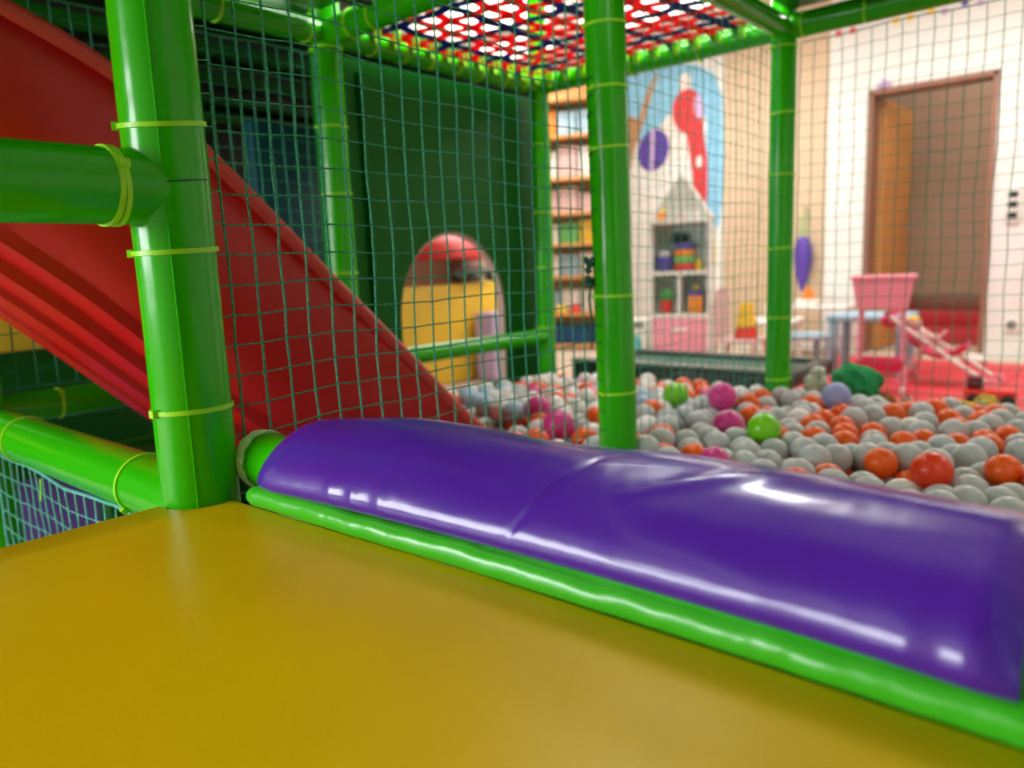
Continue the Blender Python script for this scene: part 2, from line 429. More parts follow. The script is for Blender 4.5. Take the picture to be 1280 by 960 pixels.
post(1.04, 0, FZ, 2.1, .047, [(.5, 0, 0), (.3, .05, 0)])
post(1.04, YR, FZ, 2.1, .042, [(.7, 0, 0)])
post(XB, 0, FZ, 2.1, .045, [(.7, 0, 0), (.3, .05, 0)])
def rail(a, b, r, ties=(), sag=0, m=GREEN):
    a = Vector(a); b = Vector(b); n = 20
    L = (b-a).length; d = (b-a)/L
    pts = [a+(b-a)*i/n-Vector((0, 0, sag*4*(i/n)*(1-i/n))) for i in range(n+1)]
    o = MB().tube(pts, r, 40).build('rail', m, fr, world=True)
    for (s_, tx, ty) in ties:
        ring(o, a+d*s_-Vector((0, 0, sag*4*(s_/L)*(1-s_/L))), d, r*1.008, (tx, ty), head=random.uniform(0, 6.2))
    return o
# rails that meet the foreground post
rail((0, -1.5, .4234), (0, -.01, .4234), .0475, [(1.418, .02, .08), (1.426, -.03, .05), (.7, 0, 0)])
rail((XB, 0, -.012), (-.01, 0, -.012), .047, [(.3, .03, .06), (.86, .05, 0)])
MB().prism([(-.575, -.06), (-.57, -.06), (-.585, -.105), (-.59, -.105)], -.035, -.0335, 'y').build('tie_tail', LIME, [o for o in fr.children if o.name.startswith('rail')][-1], world=True, smooth=False)
# rail below the purple bolster, its sleeve cut open next to the post
br = rail((.042, .078, .042), (.99, .078, .042), .040)
P = []
for k in range(25):
    a = -.7+3.9*k/24
    e = Vector((0, -math.sin(a), math.cos(a)))
    c = Vector((.045-.010*math.cos(a)*.4, .078, .042)) + e*.0395
    wd = .013*(1-.35*math.cos(k*.9)**2)
    P.append([c+e*.003-Vector((wd, 0, 0)), c+e*.004, c+e*.003+Vector((wd, 0, 0)), c-e*.008+Vector((wd*.4, 0, 0)), c-e*.010-Vector((wd, 0, 0))])
MB().grid(P, closev=True).build('sleeve_edge', FOAM, br, world=True)
# top ring of beams
rail((XB, -1.5, ZT), (XB, YM-.03, ZT), .038, [(1.0, 0, 0), (2.18, .1, 0), (2.47, .1, .1)])
rail((XB, YM+.03, ZT), (XB, YR-.02, ZT), .034, [(.15+.13*i, .15*(-1)**i, .1) for i in range(7)])
rail((XB+.03, YM, ZT), (-.03, YM, ZT), .040, [(.11, .1, .1), (.22, .1, 0), (.6, 0, 0)])
rail((XB+.02, YR, ZT), (-.02, YR, ZT), .038, [(.44, .1, 0), (.72, .1, 0)])
rail((.02, YR, ZT), (1.04, YR, ZT), .040, [(.047, .05, 0), (.235, .05, .1), (.55, 0, 0)])
rail((0, YM+.03, ZT), (0, YR-.02, ZT), .036, [(.5, 0, 0)])
rail((0, 0, ZT), (0, YM-.03, ZT), .036)
rail((.02, YM, ZT), (1.4, YM, ZT), .038)
rail((1.04, 0, ZT), (1.04, YR, ZT), .038)
# low rails on the far side
rail((XB, YM+.02, -.006), (XB, YR-.02, -.006), .033)
rail((XB, -1.5, .012), (XB, YM-.03, .012), .036, [(1.66, .05, 0), (2.1, 0, 0)])
rail((0, .03, -.36), (0, YM-.03, -.36), .036)
rail((0, YM+.03, -.36), (0, YR-.03, -.36), .036)

# upper deck above the right half of the pit
ud = thing('upper_deck', 'dark underside of an upper play deck above the ball pit', 'deck', (.52, 1.58, ZT+.045))
MB().box(-.5, .5, -.5, .52, 0, .05, .008).build('deck_board', GREEND, ud)
for a in (-.25, .1): MB().box(a, a+.05, -.5, .52, -.04, -.001, .004).build('joist', BLACK, ud)

def deck(label, x0, x1, y0, y1):  # for unseen decks added as overhead shade
    t = thing('upper_deck', label, 'deck', ((x0+x1)/2, (y0+y1)/2, ZT+.045))
    MB().box(x0, x1, y0, y1, ZT+.045, ZT+.095, .008).build('deck_board', GREEND, t, world=True)
    x = x0+.2
    while x < x1-.1:
        MB().box(x, x+.05, y0, y1, ZT+.005, ZT+.0445, .004).build('joist', BLACK, t, world=True); x += .35
deck('added dark deck shading the yellow platform from above', .05, 1.5, -1.6, -.05)  # out of view, added to keep lamp light off the mat
deck('added dark deck shading the top of the red slide', XB+.05, -.05, -1.6, YM-.05)  # added to block the lamps and darken the slide wall
deck('added dark deck darkening the space behind the rear nets', -2.6, XB-.06, -1.6, 2.4)  # added to darken the area beyond the rear posts

sp = thing('shade_screen', 'added dark green screen shading the yellow platform from the side', 'screen', (1.6, -.9, 0))  # unseen, added to cut light bouncing in from the right
MB().box(1.56, 1.62, -1.6, -.12, .002, ZT, .012).build('screen_board', PANELG, sp, world=True)
for y in (-1.2, -.75, -.3): MB().box(1.553, 1.5595, y, y+.03, .02, ZT-.02, .002).build('seam_strip', GREEND, sp, world=True)
# ------------------------------------------------------------------ yellow platform
pl = thing('play_platform', 'yellow vinyl padded platform beside the purple bolster', 'platform', (.6, -.6, FZ))
r_ = .056
out = [(1.9, -.0), (r_, -.0)] + [(r_*math.cos(a), r_*math.sin(a)) for a in [-.02-(math.pi/2-.04)*k/12 for k in range(1, 13)]] 
out = [(1.9, -1.7), (1.9, .036), (.8, .036), (.5, .032), (.3, .026), (.0545, .018)] + [(r_*math.cos(a), r_*math.sin(a)) for a in [.32-(math.pi/2+.44)*k/14 for k in range(1, 15)]] + [(-.0075, -.075), (-.008, -1.7)]
bm = bmesh.new()
vs_ = [bm.verts.new((x, y, 0)) for x, y in out]
f = bm.faces.new(vs_)
ex = bmesh.ops.extrude_face_region(bm, geom=[f])
for e in ex['geom']:
    if isinstance(e, bmesh.types.BMVert): e.co.z -= .055
top_edges = [e for e in bm.edges if all(abs(v.co.z) < 1e-6 for v in e.verts)]
bmesh.ops.bevel(bm, geom=top_edges, offset=.0035, segments=3, profile=.5, affect='EDGES')
MB().bm(bm).build('mat', YELLOW, pl, world=True)
MB().box(.06, 1.88, -1.68, -.06, FZ, -.0555).build('base', GREEND, pl, world=True)

def edge_y(x): return interp(x, [.05, .3, .5, .8, 1.0], [.012, .0195, .028, .033, .031])
# green edging strip between mat and bolster
P = []
for i in range(161):
    x = .092+(.99-.092)*i/160
    e = min(1, max(0, (x-.092)/.015))**.5
    wob = .0009*math.sin(x*41+1)*math.sin(x*17)+.0005*math.sin(x*95)
    row = []
    for k in range(21):
        a = math.radians(232)-math.radians(232)*k/20
        row.append((x, edge_y(x)+.0125+(.0145*math.cos(a))*(.6+.4*e)+wob*.4, .0125+(.0148*math.sin(a)+wob*(math.sin(a) > 0))*(.5+.5*e)))
    P.append(row)
es = MB().grid(P).build('edge_strip', STRIPG, loc=(.58, .036, .0))
tag(es, 'long green vinyl edging strip along the foot of the purple bolster', 'edging strip')

# ------------------------------------------------------------------ purple bolster
PX0, PX1 = .128, .962
bo = thing('padded_bolster', 'shiny purple vinyl bolster between yellow platform and ball pit', 'bolster', (.57, .1, 0))
py = [.022, .006, -.004, -.005, .004, .019, .038, .062, .095, .130, .162, .186, .200, .203, .203]
pz = [.040, .041, .049, .062, .080, .097, .112, .124, .131, .127, .114, .092, .060, .0, -.12]
tt = list(range(len(py)))
rng = random.Random(3)
puck = [(.285, .0018, .010), (.325, .0022, .008), (.37, .0016, .010), (.66, .0008, .03), (.78, .0012, .04), (.90, .0016, .014), (.935, .002, .012)]
P = []
def pad_off(x): return interp(x, [.13, .3, .5, .8, .96], [.010, .022, .033, .036, .028])
NX = 260
for i in range(NX+1):
    u = i/NX; x = PX0+(PX1-PX0)*u
    e0 = min(1, (x-PX0)/.05); e1 = min(1, (PX1-x)/.03)
    sw = .905+.095*math.sin(math.pi/2*min(1, (x-PX0)/.22))           # swells towards the middle
    sw *= 1+.012*math.sin(x*9+.5)+.006*math.sin(x*23)
    end = (1-(1-e0)**2.2*.10)*(1-(1-e1)**2.2*.07)
    row = []
    for k in range(85):
        t_ = k/84*(len(py)-1)
        y = interp(t_, tt, py); z = interp(t_, tt, pz)
        # puckers running up from the lower seam
        d_ = 0
        for (cx, am, wd) in puck:
            fall = math.exp(-((t_-3.1)/1.5)**2)
            d_ += am*fall*math.exp(-((x-cx)/wd)**2)
        # shallow folds over the top
        d_ += 0.0010*math.exp(-((t_-7.6)/1.2)**2)*math.sin(x*31+t_*1.4)
        d_ += .0030*math.exp(-((x-.66-.05*(t_-6))/.018)**2)*math.exp(-((t_-7.2)/1.2)**2)
        d_ -= .0026*math.exp(-((x-.575-.012*(t_-5))/.004)**2)*math.exp(-((t_-5.5)/2.)**2)
        d_ += .003*math.exp(-((t_-8.9)/.8)**2)*math.sin(x*17+2)
        yc, zc = .1, .02
        y2 = yc+(y-yc)*end; z2 = zc+(z-zc)*sw*end if z > zc else z
        nrm = Vector((0, y2-yc, z2-zc)).normalized() if t_ > .8 else Vector((0, 0, 0))
        row.append((x, y2+nrm.y*d_+pad_off(x), z2+nrm.z*d_-.012))
    P.append(row)
mb = MB().grid(P)
n0 = len(P[0])
mb.add(P[0], [tuple(range(n0))]); mb.add(P[-1], [tuple(range(n0))])
mb.build('cover', PURPLE, bo, world=True, angle=75)
seam = [(PX0+.001+(PX1-PX0-.002)*i/60, .046, .028) for i in range(61)]
MB().tube(seam, .0016, 6).build('seam_piping', PURPLE, bo, world=True)

# ------------------------------------------------------------------ red slide
sl = thing('slide', 'red plastic slide running down into the ball pit behind the net', 'slide', (-.6, .3, FZ))
ry = [-.9, -.5, -.25, -.05, .124, .265, .507, .75, .963, 1.10, 1.22]
rz = [.84, .84, .81, .737, .653, .540, .311, .083, -.118, -.205, -.235]
def Zr(y): return interp(y, ry, rz)
by = [-.9, -.55, -.35, -.2, 0, .3, .45, .58, .72, .95, 1.22]
bz = [.52, .52, .49, .42, .252, -.036, -.165, -.235, -.262, -.272, -.275]
def Zb(y): return interp(y, by, bz)          # far lower edge of the chute; bed heights are given relative to it
# (X, kind, value): 'w' a share of the wall between bed and rim, 'b' height above Zb
prof = [(-.398, 'w', .985), (-.401, 'w', .8), (-.407, 'w', .58), (-.418, 'w', .4), (-.434, 'w', .25), (-.455, 'w', .13), (-.48, 'w', .04), (-.505, 'b', .122)]
prof += [(x_, 'b', z_) for x_, z_ in [(-.512, .090), (-.585, .077), (-.593, .045), (-.665, .034), (-.672, .013), (-.745, .008), (-.752, -.004)]]
prof += [(-.815, 'b', -.004), (-.84, 'b', .02), (-.856, 'f', .2), (-.866, 'f', .6), (-.872, 'f', .985)]
NY = 110
P = []
for i in range(NY+1):
    y = -.9+2.12*i/NY
    zr, zb = Zr(y), Zb(y); base = zb+.125; bs = min(1, max(.15, (zr-zb)/.5))
    row = []
    for (x, kd, v) in prof:
        if kd == 'w': z = base+(zr-base)*v if zr > base else zb+.1*v
        elif kd == 'f': z = zb+.02+(zr-zb-.02)*v if zr > zb+.03 else zb+.02+.02*v
        else: z = zb+v*bs
        row.append((x, y, z))
    P.append(row)
so_ = MB().grid(P).build('chute', RED, sl, world=True, angle=30)
sm = so_.modifiers.new('thickness', 'SOLIDIFY'); sm.thickness = .006; sm.offset = 1
for xx in (-.398, -.874):
    pts = [(xx, -.9+2.12*i/90, max(Zr(-.9+2.12*i/90), Zb(-.9+2.12*i/90)+.05)) for i in range(91)]
    MB().tube(pts, .0165, 16).build('rim', REDRIM, sl, world=True)

# ------------------------------------------------------------------ knotted nets
CELL = .0435
def net(name, label, P0, u, nu, nz, seed, m=NETM, rv=.0018, rh=.0013, sag=.004, slump=0, bulge=0, brd=.003):
    rg = random.Random(seed); u = Vector(u).normalized(); nrm = u.cross(Vector((0, 0, 1)))
    P0 = Vector(P0); G = {}
    ph = [rg.uniform(0, 6) for _ in range(6)]
    for i in range(nu+1):
        for j in range(nz+1):
            a = i/nu; b = j/nz
            w_ = math.sin(math.pi*a)*math.sin(math.pi*b)
            p = P0 + u*(i*CELL) + Vector((0, 0, j*CELL))
            p += u*(sag*(math.sin(j*.9+ph[0])*.5+math.sin(j*.37+i*.6+ph[1])*.5)*(.3+w_))
            p += Vector((0, 0, sag*(math.sin(i*.8+ph[2])*.6+math.sin(i*.31+j*.5+ph[3])*.5) - slump*math.sin(math.pi*a)*(1 if j else 1)))
            p += nrm*(bulge*w_+sag*.6*math.sin(i*.5+j*.4+ph[4]))
            p += Vector((rg.uniform(-1, 1), rg.uniform(-1, 1), rg.uniform(-1, 1)))*.0012
            G[i, j] = p
    mb = MB()
    for i in range(nu+1): mb.tube([G[i, j] for j in range(nz+1)], rv, 6, up=tuple(nrm))
    for j in range(nz+1): mb.tube([G[i, j] for i in range(nu+1)], rh, 5, up=tuple(nrm))
    k = rv*1.75
    for p in G.values():
        mb.add([p+u*k, p-u*k, p+nrm*k, p-nrm*k, p+Vector((0, 0, k)), p-Vector((0, 0, k))],
               [(0, 2, 4), (2, 1, 4), (1, 3, 4), (3, 0, 4), (2, 0, 5), (1, 2, 5), (3, 1, 5), (0, 3, 5)])
    t = thing(name, label, 'net', tuple(P0))
    mb.build('mesh_cords', m, t, world=True, smooth=True, angle=180)
    # border rope
    bd = [G[i, 0] for i in range(nu+1)] + [G[nu, j] for j in range(1, nz+1)] + [G[i, nz] for i in range(nu-1, -1, -1)] + [G[0, j] for j in range(nz-1, 0, -1)]
    MB().tube(bd, brd, 6, closed=True).build('border_rope', m, t, world=True)
    return t
def lash(t, x, y, r, z0, z1, step, dx0=0):
    z = z0
    while z < z1:
        k = max(0, (1-z)/1.4)
        ring(t, (x+dx0*k, y, z), (0, 0, 1), r*1.015, (random.uniform(-.15, .15), random.uniform(-.15, .15)), w=.0024, th=.0022, m=LASH, name='lashing_cord', arc=(math.radians(110), math.radians(262)))
        z += step
n1 = net('safety_net', 'teal safety net in front of the red slide, tied to the thickest green post', (0, .0725, -.315), (0, 1, 0), 20, 30, 1, brd=.0019)
st_ = MB()
for j in range(31):
    z = -.315+j*CELL
    st_.tube([(0, .0725, z), (.001, .052, z-.003)], .0013, 5)
st_.build('lashing_cord', NETM, n1, world=True)
lash(n1, 0, YM, .0455, -.1, .75, .0435, .03)
k_ = MB()
rg = random.Random(5)
for i in range(9): k_.sphere((-.024+rg.uniform(-.010, .010), YM-.042+rg.uniform(-.008, .008), .285+rg.uniform(-.03, .03)), .010, 1)
k_.tube([(-.018, YM-.045, .26), (-.022, YM-.047, .22), (-.014, YM-.05, .17), (-.018, YM-.047, .1)], .003, 6)
k_.build('tied_knot', LASH, n1, world=True)
net('safety_net', 'teal safety net between the leaning green post and the pit corner post', (0, YM+.055, -.315), (0, 1, 0), 22, 30, 2, rv=.0011, rh=.0008, brd=.002)
net('safety_net', 'teal safety net across the ball pit in front of the doorway', (.055, YR, -.315), (1, 0, 0), 22, 30, 3, rv=.0013, rh=.0009, brd=.002)
net('safety_net', 'teal safety net above the black pit edge in front of the mural', (XB+.05, YR, -.20), (1, 0, 0), 21, 28, 4, rv=.0009, rh=.0007, brd=.0015)
net('safety_net', 'teal safety net behind the upper part of the red slide', (XB, -1.4, .06), (0, 1, 0), 55, 21, 5)
net('safety_net', 'pale teal net sagging below the low rail beside the platform', (XB+.06, 0, -.42), (1, 0, 0), 21, 8, 6, m=NETL, slump=.008, sag=.005)

# ------------------------------------------------------------------ woven strap ceiling
ss = thing('strap_net', 'red and navy woven webbing net forming a ceiling over the slide end', 'webbing net', (-.52, 1.58, ZT))
xs = [-.155-.0815*i for i in range(11)]; ys = [1.13+.0815*i for i in range(12)]
HW = .0195
def strap(pts, side, m):
    P = [[p-side*HW, p+side*HW] for p in pts]
    top = [[a+Vector((0, 0, .0022)), b+Vector((0, 0, .0022))] for a, b in P]
    mb = MB().grid([[P[i][0], P[i][1], top[i][1], top[i][0]] for i in range(len(P))], closev=True)
    mb.build('strap', m, ss, world=True, smooth=False)
for i, x in enumerate(xs):
    pts = []
    for q in range(61):
        y = 1.05+1.06*q/60; t_ = (y-ys[0])/.0815
        pts.append(Vector((x, y, ZT+.03+.0028*math.cos(math.pi*(t_+i)) - .02*math.sin(math.pi*q/60))))
    strap(pts, Vector((1, 0, 0)), NAVY if i % 3 == 0 else REDW)
for j, y in enumerate(ys):
    pts = []
    for q in range(61):
        x = -1.03+1.02*q/60; t_ = (xs[0]-x)/.0815
        pts.append(Vector((x, y, ZT+.03-.0028*math.cos(math.pi*(t_+j)) - .02*math.sin(math.pi*(y-1.05)/1.06))))
    strap(pts, Vector((0, 1, 0)), NAVY if j % 3 == 1 else REDW)
for j, y in enumerate(ys):     # loops that hang the webbing from the side beam
    MB().tube([(XB+.1+.012*math.cos(a), y+.04, ZT+.005+.035*math.sin(a)) for a in [2*math.pi*k/14 for k in range(14)]], .0045, 6, closed=True).build('loop_tie', LIME, ss, world=True)
for i, x in enumerate(xs):
    MB().tube([(x+.04, YR-.07+.02*math.cos(a), ZT+.01+.03*math.sin(a)) for a in [2*math.pi*k/14 for k in range(14)]], .0045, 6, closed=True).build('loop_tie', LIME, ss, world=True)

# ------------------------------------------------------------------ far side of the structure
ap = thing('arched_screen', 'dark green vinyl panel with an arched opening behind the net', 'panel', (XB-.09, 1.6, FZ))
AX = XB-.075
def arch_pt(a, cy=1.642, hw=.292, zc=.12, top=.325):
    return (cy+hw*math.cos(a), zc+top*math.sin(a))
inner = [(1.35, -.19)] + [arch_pt(a) for a in [math.pi*(1-k/28) for k in range(29)]] + [(1.934, -.19)]
outer = [(1.02, FZ)] + [(1.02, -.1+1.15*k/14) for k in range(15)] 
# build as left jamb, right jamb, head (in strips), sill
mb = MB()
a0, a1 = AX-.045, AX
mb.prism([(1.06, FZ), (1.35, FZ), (1.35, .12), (1.06, .12)], a0, a1, 'x')
mb.prism([(1.934, FZ), (2.24, FZ), (2.24, .12), (1.934, .12)], a0, a1, 'x')
mb.prism([(1.35, FZ), (1.934, FZ), (1.934, -.19), (1.35, -.19)], a0, a1, 'x')
A = [arch_pt(math.pi*(1-k/28)) for k in range(29)]
A[0] = (1.35, .12); A[-1] = (1.934, .12)
for k in range(28):
    (y0, z0), (y1, z1) = A[k], A[k+1]
    mb.prism([(y0, z0), (y1, z1), (y1, ZT-.03), (y0, ZT-.03)], a0, a1, 'x')
mb.prism([(1.06, .12), (1.35, .12), (1.35, ZT-.03), (1.06, ZT-.03)], a0, a1, 'x')
mb.prism([(1.934, .12), (2.24, .12), (2.24, ZT-.03), (1.934, ZT-.03)], a0, a1, 'x')
mb.build('panel_board', PANELG, ap, world=True, smooth=False)
lip = [(AX-.02, 1.35, -.19+.31*k/6) for k in range(6)] + [(AX-.02, p[0], p[1]) for p in A] + [(AX-.02, 1.934, .12-.31*(k+1)/6) for k in range(6)]
MB().tube(lip, .014, 10).build('arch_lip', PALEP, ap, world=True)
for y in (1.13, 1.22): MB().tube([(AX+.004, y, FZ), (AX+.006, y+.01, .2), (AX+.004, y, .97)], .012, 10).build('panel_fold', PANELG, ap, world=True)

bk = thing('rear_play_structure', 'dim rear section of the soft play structure seen behind the nets', 'play structure', (-2.4, .5, FZ))
def panel(name, label, cat, x0, x1, y0, y1, z0, z1, m, bev=.02):
    if name == 'padded_panel':
        o = MB().box(x0, x1, y0, y1, z0, z1, bev).build(name, m, bk, world=True); o['label'] = label
        return o
    o = MB().box(x0, x1, y0, y1, z0, z1, bev).build(name, m, loc=((x0+x1)/2, (y0+y1)/2, z0))
    return tag(o, label, cat)
panel('padded_panel', 'tall dark green padded panel behind the slide nets', 'panel', -2.3, -2.2, -1.2, 1.35, FZ, .75, GREEND)
panel('padded_panel', 'dark teal padded panel behind the nets beside the slim rear post', 'panel', -2.12, -2.04, 1.36, 2.1, FZ, .98, TEAL)
panel('padded_panel', 'black padded panel behind the dark green one, reaching to the ceiling', 'panel', -2.72, -2.62, -1.6, 2.45, FZ, CEIL-.01, BLACK)
panel('padded_panel', 'mid green padded beam panel above the dark teal panel', 'panel', -2.45, -2.35, .4, 2.3, 1.02, 1.3, GREEND)
panel('padded_panel', 'yellow padded panel low behind the second rail', 'panel', -2.195, -2.14, -.6, 1.2, .06, .3, TOYY)
panel('padded_panel', 'dark red padded column behind the slim rear post', 'panel', -1.72, -1.60, 1.6, 1.70, FZ, .8, mat('dark_red_vinyl', S(96, 10, 16), .45))
panel('floor_mat', 'purple foam floor mat seen through the sagging low net', 'mat', -2.1, -1.1, -.3, .95, FZ, FZ+.05, mat('purple_foam_mat', S(92, 62, 140), .6))
panel('foam_step', 'long deep green foam step along the slide foot', 'step', -1.0, -.92, .2, .98, FZ, -.1, GREEND)
# what shows through the arch
yp = panel('play_wall', 'bright yellow play wall seen through the arch', 'wall panel', -2.62, -2.5, 2.5, 4.0, FZ, .2, TOYY)
panel('play_wall', 'tan board above the yellow play wall seen through the arch', 'wall panel', -2.72, -2.625, 2.48, 4.0, .0, .42, TAN)
panel('foam_block', 'lilac foam block standing before the yellow play wall', 'block', -2.47, -2.3, 3.15, 3.4, FZ, .0, LILAC)
rb = MB().lathe((-2.74, 3.0, .4), [(.0, .16), (.2, .14), (.38, .06), (.42, 0), (.42, -.04)], 32).build('red_dome_toy', TOYR, loc=(-2.74, 3.0, .36))
tag(rb, 'red domed toy roof above the tan board behind the arch', 'toy')
gb = thing('grey_toy_car', 'grey and white toy car on top of the yellow play wall', 'toy car', (-2.5, 3.2, .205))
MB().box(-.06, .06, -.14, .14, .03, .1, .03).build('body', GREY, gb)
MB().box(-.045, .045, -.08, .06, .1, .15, .02).build('cabin', WHITE, gb)
for sx in (-.06, .06):
    for sy in (-.09, .09): MB().lathe((sx, sy, .035), [(.0, -.012), (.034, -.012), (.034, .012), (.0, .012)], 18, axis='x').build('wheel', BLACK, gb)

# ------------------------------------------------------------------ pit edges
pe = thing('pit_edge', 'low black padded pit edge with a grey top strip', 'pit edge', (-.55, 2.3, FZ))
MB().box(-1.0, -.06, 2.24, 2.30, FZ, -.135, .012).build('board', BLACK, pe, world=True)
MB().box(-1.0, -.06, 2.238, 2.305, -.1345, -.12, .004).build('top_strip', GREY, pe, world=True)
tp = thing('low_trampoline', 'low black trampoline with a dark green bed behind the pit edge', 'trampoline', (-.6, 2.75, FZ))
tb = MB()
for (a, b, c_, d_) in ((-1.15, -.1, 2.45, 2.52), (-1.15, -.1, 2.98, 3.05), (-1.15, -1.08, 2.52, 2.98), (-.17, -.1, 2.52, 2.98)): tb.box(a, b, c_, d_, -.24, -.17, .015)
tb.build('frame', BLACK, tp, world=True)
MB().box(-1.08, -.17, 2.52, 2.98, -.205, -.19).build('bed', mat('dark_green_bed', S(18, 84, 66), .5), tp, world=True)
for x in (-1.1, -.15):
    for y in (2.5, 3.0): MB().tube([(x, y, FZ), (x, y, -.235)], .02, 12).build('leg', BLACK, tp, world=True)
ld = MB().box(.05, 1.5, 2.19, 2.62, FZ, -.245, .02).build('padded_ledge', FLOORM, loc=(.8, 2.4, FZ))
tag(ld, 'red padded ledge at the far edge of the ball pit', 'ledge')
pf = MB().box(-.9, 1.45, .22, 2.17, -.39, -.335).build('pit_floor', mat('pit_floor_vinyl', S(120, 128, 130), .6), loc=(.2, 1.2, -.39))
tag(pf, 'grey vinyl floor under the ball pit balls', 'pit floor')

# ------------------------------------------------------------------ balls
BR = .0365
BM = {'light grey': mat('ball_grey', S(190, 196, 196), .34), 'orange': mat('ball_orange', S(250, 98, 8), .34),
      'white': mat('ball_white', S(240, 238, 234), .34), 'pink': mat('ball_pink', S(226, 62, 150), .3),
      'light blue': mat('ball_light_blue', S(178, 204, 230), .38), 'lime green': mat('ball_lime', S(122, 214, 20), .26),
      'lavender': mat('ball_lavender', S(158, 170, 226), .35), 'red orange': mat('ball_red_orange', S(240, 62, 20), .3)}
special = [(-.173, 1.694, -.135, .043, 'lime green'), (.26, 1.361, -.135, .043, 'lime green'), (.005, 1.661, -.12, .045, 'pink'), (.132, 1.426, -.15, .042, 'pink'),
           (-.433, 1.293, -.135, .040, 'pink'), (-.24, 1.145, -.14, .046, 'pink'), (.281, 1.86, -.125, .043, 'lavender'), (.27, 1.056, -.15, .035, 'pink'), (.682, 1.187, -.14, .041, 'red orange')]
rs_ = np.random.RandomState(11)
pts = []
for lay, z in enumerate((-.295, -.245, -.195)):
    y = .27
    row = 0
    while y < 2.15:
        x = -.86+(BR if row % 2 else 0)
        while x < 1.42:
            if lay < 2 or rs_.rand() < .72: pts.append((x+rs_.uniform(-.012, .012), y+rs_.uniform(-.012, .012), z+rs_.uniform(-.01, .01)))
            x += .0765
        y += .0765*.88; row += 1
Pn = np.array(pts)
ns = len(special)
Pn = np.vstack([np.array([s_[:3] for s_ in special]), Pn])
Rn = np.full(len(Pn), BR); Rn[:ns] = [s_[3] for s_ in special]
fixed = Pn[:ns].copy()
posts_xy = [(0, 0+YM, .05), (0, YR, .047)]
for it in range(70):
    order = np.argsort(Pn[:, 1]); Pn[:] = Pn
    if it < 30: Pn[ns:, 2] -= .0015
    ix = np.floor(Pn[:, 0]/.09).astype(int); iy = np.floor(Pn[:, 1]/.09).astype(int)
    cells = {}
    for i, key in enumerate(zip(ix.tolist(), iy.tolist())): cells.setdefault(key, []).append(i)
    D = np.zeros_like(Pn)
    for (cx, cy), a in cells.items():
        nb = []
        for ox in (-1, 0, 1):
            for oy in (-1, 0, 1): nb += cells.get((cx+ox, cy+oy), [])
        a = np.array(a); nb = np.array(nb)
        df = Pn[a][:, None, :]-Pn[nb][None, :, :]
        ds = np.sqrt((df**2).sum(2)); ds[a[:, None] == nb[None, :]] = 9
        ov = (Rn[a][:, None]+Rn[nb][None, :])-ds
        ov = np.where(ov > 0, ov, 0)
        D[a] += (df/np.maximum(ds, 1e-5)[:, :, None]*ov[:, :, None]).sum(1)*.42
    Pn += np.clip(D, -.02, .02)
    Pn[:ns] = fixed
    Pn[:, 0] = np.clip(Pn[:, 0], -.86, 1.42); Pn[:, 1] = np.clip(Pn[:, 1], .26, 2.14); Pn[:, 2] = np.maximum(Pn[:, 2], -.30)
    Pn[ns:, 2] = np.minimum(Pn[ns:, 2], -.145)
    for (qx, qy, qr) in posts_xy:
        dd = Pn[:, :2]-np.array((qx, qy)); dl = np.sqrt((dd**2).sum(1)); m_ = dl < qr+Rn
        Pn[m_, :2] += dd[m_]/np.maximum(dl[m_], 1e-4)[:, None]*(qr+Rn[m_]-dl[m_])[:, None]
    # keep clear of the slide foot
    m_ = (Pn[:, 0] < -.36) & (Pn[:, 1] < 1.24)
    ridx = np.where(m_)[0]
    for i in ridx:
        if i >= ns and Pn[i, 0] > -.92: Pn[i, 1] = max(Pn[i, 1], 1.24+BR) if Pn[i, 1] > 1.0 else Pn[i, 1]
# balls that would sit inside the slide are dropped
keep = np.array([not (i >= ns and Pn[i, 0] < -.36 and Pn[i, 1] < 1.24) for i in range(len(Pn))])
Pn = Pn[keep]; Rn = Rn[keep]*.985
cols = []
for i in range(len(Pn)):
    if i < ns: cols.append(special[i][4]); continue
    x = Pn[i, 0]; q = rs_.rand()
    if x < -.12: cols.append('white' if q < .5 else 'light grey' if q < .66 else 'orange' if q < .86 else 'light blue' if q < .95 else 'pink')
    else: cols.append('light grey' if q < .68 else 'orange' if q < .97 else 'white')
# the balls that show largest stand alone, the rest are one filling
dP = Pn-np.array(CP); dep = dP@np.array(F); px = 640+FPX*(dP@np.array(R2))/dep; pyx = 480-FPX*(dP@np.array(U2))/dep
score = []
for i in range(len(Pn)):
    inside = dep[i] > .1 and -20 < px[i] < 1300 and Pn[i, 1] > .98
    if not inside: continue
    dd = np.hypot(Pn[:, 0]-Pn[i, 0], Pn[:, 1]-Pn[i, 1]); above = ((dd < .034) & (Pn[:, 2] > Pn[i, 2]+.02)).sum()
    if above or Pn[i, 2] < -.235: continue
    score.append((dep[i]-3*(i < ns), i))
score.sort(); single = [i for _, i in score[:300]]
bm = bmesh.new(); bmesh.ops.create_icosphere(bm, subdivisions=3, radius=1)
for f in bm.faces: f.smooth = True
ball_me = {}
for c_, m_ in BM.items():
    me = bpy.data.meshes.new('pit_ball'); bm.to_mesh(me); me.materials.append(m_); ball_me[c_] = me
bm.free()
